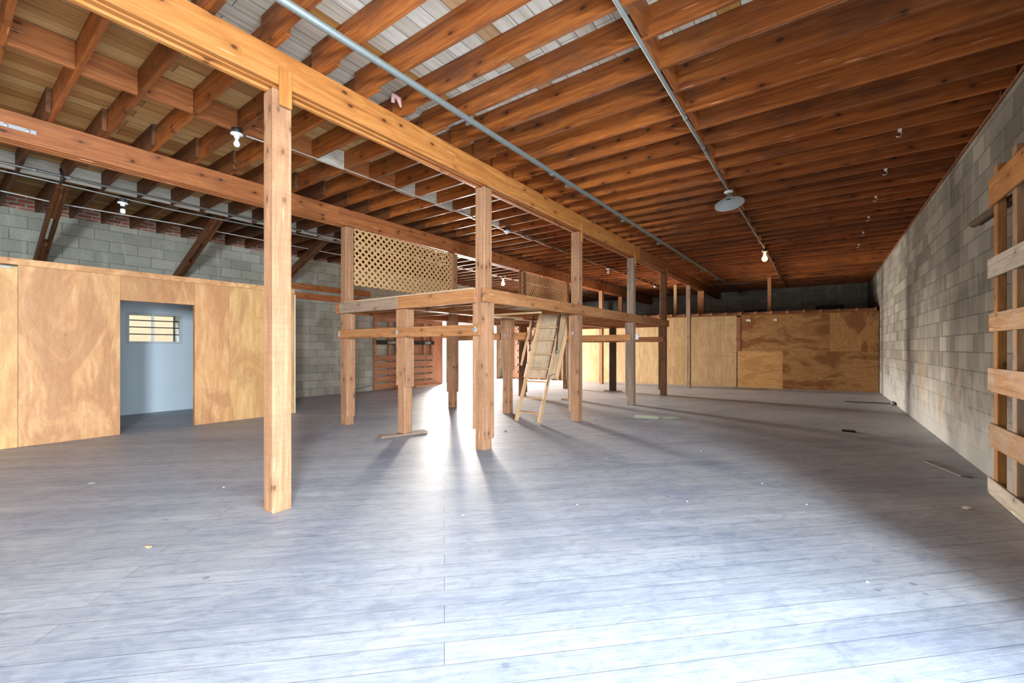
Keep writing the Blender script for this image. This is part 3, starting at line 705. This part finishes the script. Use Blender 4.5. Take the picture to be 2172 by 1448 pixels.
# ------------------------------------------------------------ folding ladder with hatch panel
LX0, LX1 = -4.26, -3.80
lad = thing('folding_ladder', 'light wooden folding attic ladder hanging open from the loft hatch', 'ladder', (-4.03, 5.98, 0))
def lp(z): return 5.965 + (6.775 - 5.965) * z / 1.9
for x in (LX0, LX1): bar('stringer', (x, lp(0) + .03, .0), (x, lp(1.9) + .03, 1.9), .028, .085, M['ladder'], lad, up=(0, -1, .4))
for z in (.174, .413, .685, .913, 1.163, 1.419, 1.647): timber('tread', LX0 + .014, LX1 - .014, lp(z) - .02, lp(z) + .085, z - .02, z, M['ladder'], lad)
lad.children[0].location.z += .012; lad.children[1].location.z += .012
hx0, hx1 = -4.36, -3.66
bar('hatch_panel', (-4.01, lp(.73) + .12, .73), (-4.01, lp(1.9) + .12, 1.9), hx1 - hx0, .016, M['ply_hatch'], lad, up=(0, -1, .4))
for x in (hx0 + .03, hx1 - .03): bar('hatch_frame', (x, lp(.73) + .10, .73), (x, lp(1.9) + .10, 1.9), .06, .045, M['ladder'], lad, up=(0, -1, .4))
bar('handrail', (LX0 - .14, lp(.95) - .03, .95), (LX0 - .14, lp(1.75) - .03, 1.75), .035, .035, M['ladder'], lad, up=(0, -1, .4))
tube('handrail_bracket', [(LX0 - .14, lp(1.0) - .03, 1.0), (LX0 - .01, lp(1.0), 1.0)], .008, M['black'], lad, 8)
tube('handrail_bracket', [(LX0 - .14, lp(1.65) - .03, 1.65), (LX0 - .01, lp(1.65), 1.65)], .008, M['black'], lad, 8)
for x in (LX0 - .06, LX1 + .05):
    tube('hinge_arm', [(x, lp(1.9) - .14, 1.86), (x, lp(1.6) - .10, 1.55), (x, lp(1.2) + .02, 1.22)], .010, M['black'], lad, 8)
lathe('hinge_disc', [(0, .02), (.03, .02), (.036, .012), (.036, 0), (0, 0)], M['steel'], lad, (LX1 + .06, lp(1.2) + .02, 1.20), 16, (0, PI / 2, 0))
bar('hinge_plate', (LX1 + .02, lp(.80) + .02, .78), (LX1 + .06, lp(.86) + .08, .82), .03, .006, M['steel'], lad)
bar('hinge_plate', (LX1 + .02, lp(.6), .62), (LX1 + .02, lp(.78), .80), .014, .006, M['black'], lad)
hf = thing('hatch_frame', 'light pine trim around the hatch opening under the loft, left of the ladder', 'frame', (-4.4, 6, 1.83))
timber('frame_board', -4.52, -4.46, 5.62, 6.50, 1.79, 1.828, M['pine'], hf)
timber('frame_board', -4.46, -3.5, 5.56, 5.61, 1.80, 1.828, M['pine'], hf)

# ------------------------------------------------------------ slatted rack and number board on the left wall
XW = XL
rk2 = thing('slatted_rack', 'reddish brown slatted plank rack against the left block wall beside the bright doorway', 'rack', (XW + .1, 9.1, 0))
for y in (7.83, 8.35, 8.62, 9.25, 9.75, 10.10): timber('stud', XW + .01, XW + .09, y - .045, y + .045, 0, 2.28, M['rack'], rk2)
for i in range(5): timber('slat', XW + .091, XW + .112, 7.79, 10.12, .03 + i * .21, .03 + i * .21 + .165, M['rack'], rk2)
for z in (1.72, 2.06): timber('slat', XW + .091, XW + .112, 7.79, 10.12, z, z + .17, M['rack'], rk2)
for (a, b_) in ((8.66, 9.20), (9.3, 9.70), (9.8, 10.05)): timber('back_board', XW + .004, XW + .02, a, b_, 1.05, 2.25, M['rack'], rk2)
timber('end_board', XW + .03, XW + .05, 10.15, 10.54, 0, 2.25, M['rack'], rk2)
o = timber('batten', XW + .15, XW + .20, 9.3, 10.25, .0005, .035, M['pine'], None); tag(o, 'pale batten lying on the floor at the foot of the slatted rack', 'batten')
o = bar('wedge_board', (XW + .12, 6.9, .02), (XW + .12, 7.7, .16), .09, .02, M['greyboard'], None); tag(o, 'grey board leaning low against the left block wall before the rack', 'board')
o.location.z += .02
nb = thing('number_board', 'black board with pale numbers mounted across the slatted rack', 'sign', (XW + .12, 9.0, 1.42))
timber('sign_board', XW + .113, XW + .13, 7.84, 10.16, 1.365, 1.49, M['blackbox'], nb)
def text(s, loc, size, rot, mat, parent):
    cu = bpy.data.curves.new('txt', 'FONT'); cu.body = s; cu.size = size; cu.extrude = .001; cu.align_x = 'LEFT'
    tmp = bpy.data.objects.new('tmp', cu); C.objects.link(tmp)
    dg = bpy.context.evaluated_depsgraph_get(); me = bpy.data.meshes.new_from_object(tmp.evaluated_get(dg))
    bpy.data.objects.remove(tmp); me.materials.clear(); me.materials.append(mat)
    o = bpy.data.objects.new('number', me); C.objects.link(o); o.parent = parent; o.location = Vector(loc) - parent.location; o.rotation_euler = rot
    return o
text('10,000', (XW + .132, 8.22, 1.39), .115, (PI / 2, 0, PI / 2), M['bright_letters'], nb)
text('5,000', (XW + .132, 9.72, 1.39), .115, (PI / 2, 0, PI / 2), M['bright_letters'], nb)
# ledger boards on the left wall past the partition
for (y0, y1, z0, z1, lab) in ((5.12, 7.7, 2.75, 2.90, 'upper orange ledger board on the left block wall behind the loft'), (5.12, 9.8, 2.51, 2.67, 'lower orange ledger board on the left block wall behind the loft')):
    o = timber('ledger_board', XW + .002, XW + .042, y0, y1, z0, z1, M['girder_old'], None); tag(o, lab, 'board', 'ledger boards on the left wall')
# ------------------------------------------------------------ knee braces on the left
for i, (y, lab) in enumerate(((1.13, 'nearest dark slotted knee brace from the left wall up to the joists'), (3.03, 'middle dark knee brace leaning up from the left wall above the doorway'), (4.98, 'farther dark knee brace right of the tall near post'))):
    t = thing('knee_brace', lab, 'brace', (-9.6, y, 3.1))
    a, b_ = (XW + .02, y, 2.66), (-8.56, y, 3.545)
    bar('brace_timber', (a[0], y - .045, a[2]), (b_[0], y - .045, b_[2]), .035, .14, M['joist_dark'], t)
    bar('brace_timber', (a[0], y + .045, a[2]), (b_[0], y + .045, b_[2]), .035, .14, M['joist_dark'], t)
    for f0, f1 in ((0, .33), (.66, 1.0)):
        pa = [a[j] + (b_[j] - a[j]) * f0 for j in range(3)]; pb = [a[j] + (b_[j] - a[j]) * f1 for j in range(3)]
        bar('brace_filler', pa, pb, .053, .12, M['joist_dark'], t)

# ------------------------------------------------------------ pallet-like rack on the right wall
pr_ = thing('plank_rack', 'tall rack of rough planks nailed across uprights on the right block wall', 'rack', (1.2, 5.0, 0))
XK = 1.175
pls = [(.0, .142, 'pallet_pale'), (.42, .62, 'pallet'), (.89, 1.095, 'pallet'), (1.405, 1.565, 'pallet'), (1.868, 2.04, 'pallet_pale'), (2.485, 2.72, 'pallet_orange')]
for i, (z0, z1, mt) in enumerate(pls):
    timber('cross_plank', XK, XK + .022, 3.2, 5.475 + (-.03 if i % 2 else 0), z0 + .001, z1, M[mt], pr_)
for y in (5.36, 4.92, 4.45, 3.9, 3.4):
    timber('upright', XK + .023, XK + .078, y - .045, y + .045, .001, 2.82, M['pallet_orange' if y > 5 else 'pallet'], pr_)
o = tube('rusty_pipe', [(1.285, 6.45, 2.56), (1.292, 5.9, 2.54), (1.292, 5.2, 2.51), (1.292, 4.3, 2.47)], .035, M['rust'], None, 12)
tag(o, 'dark rusty pipe sticking out along the right wall behind the plank rack', 'pipe')

# ------------------------------------------------------------ conduits
def conduit(name, pts, r, mat, label, cat='pipe', straps=(), couplings=(), n=12):
    t = thing(name, label, cat, pts[0]); tube('conduit_run', pts, r, mat, t, n)
    for p in straps:
        bm = bmesh.new(); bm_box(bm, -r - .018, r + .018, -.012, .012, r * .5, r + .006); bm_box(bm, -r - .003, r + .003, -.012, .012, -r - .003, r); finish('pipe_strap', bm, M['steel'], t, p)
    for p in couplings:
        tube('coupling', [(p[0], p[1] - .03, p[2]), (p[0], p[1] + .03, p[2])], r * 1.28, M['steel'], t, n)
    return t
conduit('conduit', [(-2.86, -3.9, ZJ - .035), (-2.82, 3.0, ZJ - .035), (-2.78, 7, ZJ - .035), (-2.70, 14, ZJ - .035), (-2.66, 19.8, ZJ - .035)], .029, M['steel'],
        'thick grey steel conduit running under the joists right of the orange girder', straps=[(-2.84, 1.15 + 2.03 * k, ZJ - .035) for k in range(8)], couplings=[(-2.815, 4.75, ZJ - .035)])
conduit('conduit', [(-1.09, -3.9, ZJ - .02), (-1.09, 6, ZJ - .02), (-1.055, 11.3, ZJ - .02), (-1.07, 16.7, ZJ - .02)], .0155, M['steel'],
        'thin grey conduit along the right bay carrying the shade lamp and lit bulb', couplings=[(-1.09, 4.42, ZJ - .02), (-1.09, 5.2, ZJ - .02)])
conduit('conduit', [(-3.3, 16.35, ZJ - .078), (-2.2, 16.5, ZJ - .078), (-1.10, 16.63, ZJ - .03)], .010, M['steel'], 'short cross conduit near the back wall below the joists', n=8)
conduit('conduit', [(-7.86, -3.8, 3.49), (-7.86, 1.0, 3.46), (-7.84, 3.4, 3.45), (-7.83, 6.0, 3.44)], .017, M['steel_dark'], 'upper dark conduit crossing in front of the knee braces',
        couplings=[(-7.86, .80, 3.462), (-7.86, 1.10, 3.46), (-7.84, 4.15, 3.45)])
conduit('conduit', [(-7.9, -3.8, 3.42), (-7.9, 1.0, 3.37), (-7.9, 2.2, 3.34), (-7.88, 6.0, 3.40)], .009, M['steel'], 'lower thin conduit just beneath the dark one in the left bay', n=8)
conduit('conduit', [(-9.24, -.5, 3.47), (-9.24, .4, 3.46), (-9.22, 1.2, 3.42), (-9.2, 2.6, 3.45), (-9.2, 6.5, 3.46)], .009, M['cable'], 'pale thin conduit near the left brick band behind the knee braces', 'pipe', n=8)
o = tube('cable_connector', [(-9.24, .50, 3.458), (-9.24, .62, 3.452)], .022, M['black'], None, 10); tag(o, 'black cable connector at the left edge below the brick', 'connector')
o = tube('pipe_hanger', [(-7.86, 1.02, 3.55), (-7.84, 1.04, 3.46), (-7.88, 1.02, 3.36)], .014, M['black'], None, 8); tag(o, 'black strap hanging the conduits by the nearest knee brace', 'strap')
pts = [(-4.93, 2.0, 3.51), (-4.90, 2.15, 3.50), (-4.89, 2.4, 3.53), (-4.90, 4, 3.535), (-4.89, 6.4, 3.535)]
o = tube('white_cable', pts, .007, M['cable'], None, 8); tag(o, 'white cable stapled under the joists between the near bulb and the next socket', 'cable')
pts = [(-4.88, 6.65, 3.53), (-4.88, 8, 3.535), (-4.9, 11.2, 3.53), (-4.9, 19.5, 3.535)]
o = tube('dark_cable', pts, .011, M['steel_dark'], None, 8); tag(o, 'dark cable continuing under the joists past the third loft post', 'cable')

# ------------------------------------------------------------ lamps
BULB = [(0, -.105), (.012, -.103), (.024, -.094), (.0300, -.080), (.0300, -.066), (.024, -.050), (.016, -.036), (.013, -.024), (.013, -.010)]
SOCK = [(0, .0), (.058, .0), (.060, -.010), (.052, -.016), (.030, -.022), (.024, -.034), (.024, -.050), (.0, -.050)]
def lamp(label, x, y, z, lit=False, box=True, bulb=True, group=None, power=0, s=1.0):
    t = thing('bulb_lamp', label, 'lamp', (x, y, z), group)
    if box: lathe('junction_box', [(0, .05), (.05, .05), (.052, .045), (.052, .001), (0, .001)], M['black'], t, (x, y, z), 8)
    lathe('socket', SOCK, M['porcelain'], t, (x, y, z), 24)
    if bulb:
        b_ = lathe('bulb', [(r * s, zz * s) for r, zz in BULB], M['litbulb' if lit else 'bulb'], t, (x, y, z - .035), 20)
    if lit:
        l = bpy.data.lights.new('bulb_glow', 'POINT'); l.energy = power; l.color = (1, .60, .22); l.shadow_soft_size = .03
        o = bpy.data.objects.new('bulb_glow', l); C.objects.link(o); o.parent = t; o.location = (0, 0, -.19)
    return t
lamp('frosted unlit bulb in white socket, just left of the tall near post', -4.95, 1.92, 3.505)
lamp('bare white socket on the dark cable behind the loft corner post', -4.88, 6.55, 3.50, bulb=False)
lamp('small unlit bulb under the joists between the third and last loft posts', -4.88, 11.35, 3.50)
lamp('small white socket far back by the slender grey post', -4.9, 15.6, 3.50, bulb=False)
lamp('glowing yellow bulb hanging from the conduit in the right bay', -1.055, 11.28, 3.47, True, power=24, s=1.9)
lamp('glowing yellow bulb seen between loft posts, left of the far lattice', -8.19, 10.8, 3.47, True, power=32, s=1.9)
t = lamp('white plug-in socket adaptor lamp hanging over the plywood doorway', -7.91, 1.63, 3.295)
for ch in list(t.children):
    if ch.name.startswith('bulb'): bpy.data.objects.remove(ch)
bm = bmesh.new(); bm_box(bm, -.014, .014, -.018, .018, -.085, -.0505); finish('adaptor', bm, M['blackbox'], t, t.location)
bm = bmesh.new(); bm_box(bm, -.02, .02, -.026, .026, -.15, -.086); bev(bm, .008, 2); finish('plug', bm, M['porcelain'], t, t.location)
# enamel shade lamp
sl = thing('shade_lamp', 'grey enamel dish-shaded lamp hanging tilted from the thin conduit', 'lamp', (-1.085, 6.8, 3.5))
lathe('canopy', [(0, .012), (.055, .012), (.06, 0), (.055, -.012), (.02, -.018), (0, -.018)], M['porcelain'], sl, (-1.085, 6.8, 3.51), 24)
lathe('neck', [(.018, .0), (.02, -.03), (.034, -.05), (.036, -.085), (.03, -.09)], M['steel'], sl, (-1.085, 6.8, 3.492), 20, (0, 0, 0))
lathe('shade', [(.03, .0), (.05, -.008), (.10, -.030), (.165, -.062), (.192, -.082), (.195, -.088), (.190, -.086), (.16, -.068), (.10, -.038), (.045, -.016), (.03, -.008)], M['enamel'], sl, (-1.085, 6.8, 3.41), 40, (math.radians(-10), math.radians(-9), 0))

# ------------------------------------------------------------ small hooks under the right bay joists
hy = [5.99, 7.27, 8.47, 9.69, 11.04, 12.13]
for i, y in enumerate(hy):
    y = .71 + .406 * round((y - .71) / .406)
    t = thing('screw_hook', f'small white hook under the dark joists of the right bay, {ORD[i]} from the camera', 'hook', (.66, y, ZJ), 'white ceiling hooks')
    tube('hook_wire', [(.66, y, ZJ), (.66, y, ZJ - .03), (.675, y, ZJ - .05), (.67, y, ZJ - .075), (.65, y, ZJ - .085), (.63, y, ZJ - .07)], .0045, M['porcelain'], t, 6)
    bm = bmesh.new(); bm_box(bm, .645, .675, y - .008, y + .008, ZJ - .03, ZJ - .0005); finish('hook_tab', bm, M['porcelain'], t)
# insulation tufts
for (x, y, lab) in ((-3.3, 2.62, 'tuft of pink insulation caught above the orange girder'),):
    o = tube('insulation_tuft', [(x, y, 3.60), (x + .03, y - .02, 3.66), (x + .06, y + .02, 3.62), (x + .05, y + .05, 3.56)], [.02, .03, .025, .01], M['insul'], None, 8); tag(o, lab, 'insulation')

# ------------------------------------------------------------ things on the floor
def flat(name, x, y, sx, sy, h, ang, mat, label, cat, group=None, z=0.0006):
    bm = bmesh.new(); bm_box(bm, -sx / 2, sx / 2, -sy / 2, sy / 2, 0, h)
    for v in bm.verts: v.co.x += random.uniform(-.06, .06) * sx; v.co.y += random.uniform(-.06, .06) * sy
    o = finish(name, bm, mat, None, (x, y, z), (0, 0, ang)); tag(o, label, cat, group); return o
flat('wood_chip', -3.47, .84, .035, .016, .006, .4, M['cut'], 'pale wood chip lying alone on the floor in the left foreground', 'chip')
flat('paper_scrap', -5.54, .92, .06, .035, .002, .2, M['plaster'], 'bluish paper scrap on the floor before the left plywood wall', 'scrap')
flat('black_scrap', .33, 8.22, .16, .09, .02, .1, M['blackbox'], 'small black block on the floor before the right block wall', 'scrap')
o = bar('floor_batten', (.42, 12.66, .012), (1.29, 12.82, .012), .04, .02, M['steel_dark'], None); tag(o, 'long thin dark strip lying on the floor towards the right wall', 'strip')
o = bar('metal_bracket', (1.27, 12.5, .03), (1.30, 12.95, .03), .05, .05, M['greyboard'], None); tag(o, 'short grey bracket at the foot of the right wall', 'bracket')
flat('grey_batten', 1.06, 6.3, .10, .62, .008, .32, M['greyboard'], 'thin grey wooden slat on the floor before the plank rack', 'slat')
flat('green_paper', -2.6, 7.75, .42, .34, .0015, .3, M['greenpaper'], 'pale green paper sheet on the floor right of the ladder', 'paper')
flat('green_paper', -2.2, 7.95, .30, .25, .0015, 1.1, M['greenpaper'], 'smaller pale green paper sheet overlapping towards the back', 'paper', z=.0024)
flat('dark_scrap', -2.42, 7.35, .20, .05, .006, 1.0, M['greyboard'], 'dark torn scrap beside the pale green paper', 'scrap')
flat('floor_sheet', -1.85, 15.1, .95, .45, .006, .15, M['cardboard'], 'brown sheet lying on the floor before the stained plywood', 'sheet')
for i, (x, y, lab) in enumerate(((-.6, 12.3, 'white crumpled scrap on the far floor before the stained plywood'), (.93, 4.85, 'white crumb on the dark floor before the plank rack'),
        (-3.9, 5.2, 'dark leaf on the floor just before the ladder feet'), (-3.2, 6.9, 'dark leaf on the floor behind the post beside the ladder'))):
    flat('debris', x, y, .06, .035, .008, i, M['paper'] if i < 2 else M['cardboard'], lab, 'debris')
cr = [(-.45, 4.6), (-.9, 3.7), (-.2, 5.9), (.1, 7.6), (-1.6, 3.1), (-2.2, 2.4), (.2, 3.0), (-.1, 4.2), (-3.1, 2.9), (-1.2, 5.6), (-4.4, 1.6), (-2.0, 4.6), (-.8, 6.6), (.4, 9.4)]
for i, (x, y) in enumerate(cr):
    flat('paint_flake', x, y, .013, .011, .003, i * .7, M['paper'], 'tiny white flake on the open painted floor in front of the loft', 'flake', 'white flakes scattered on the floor')
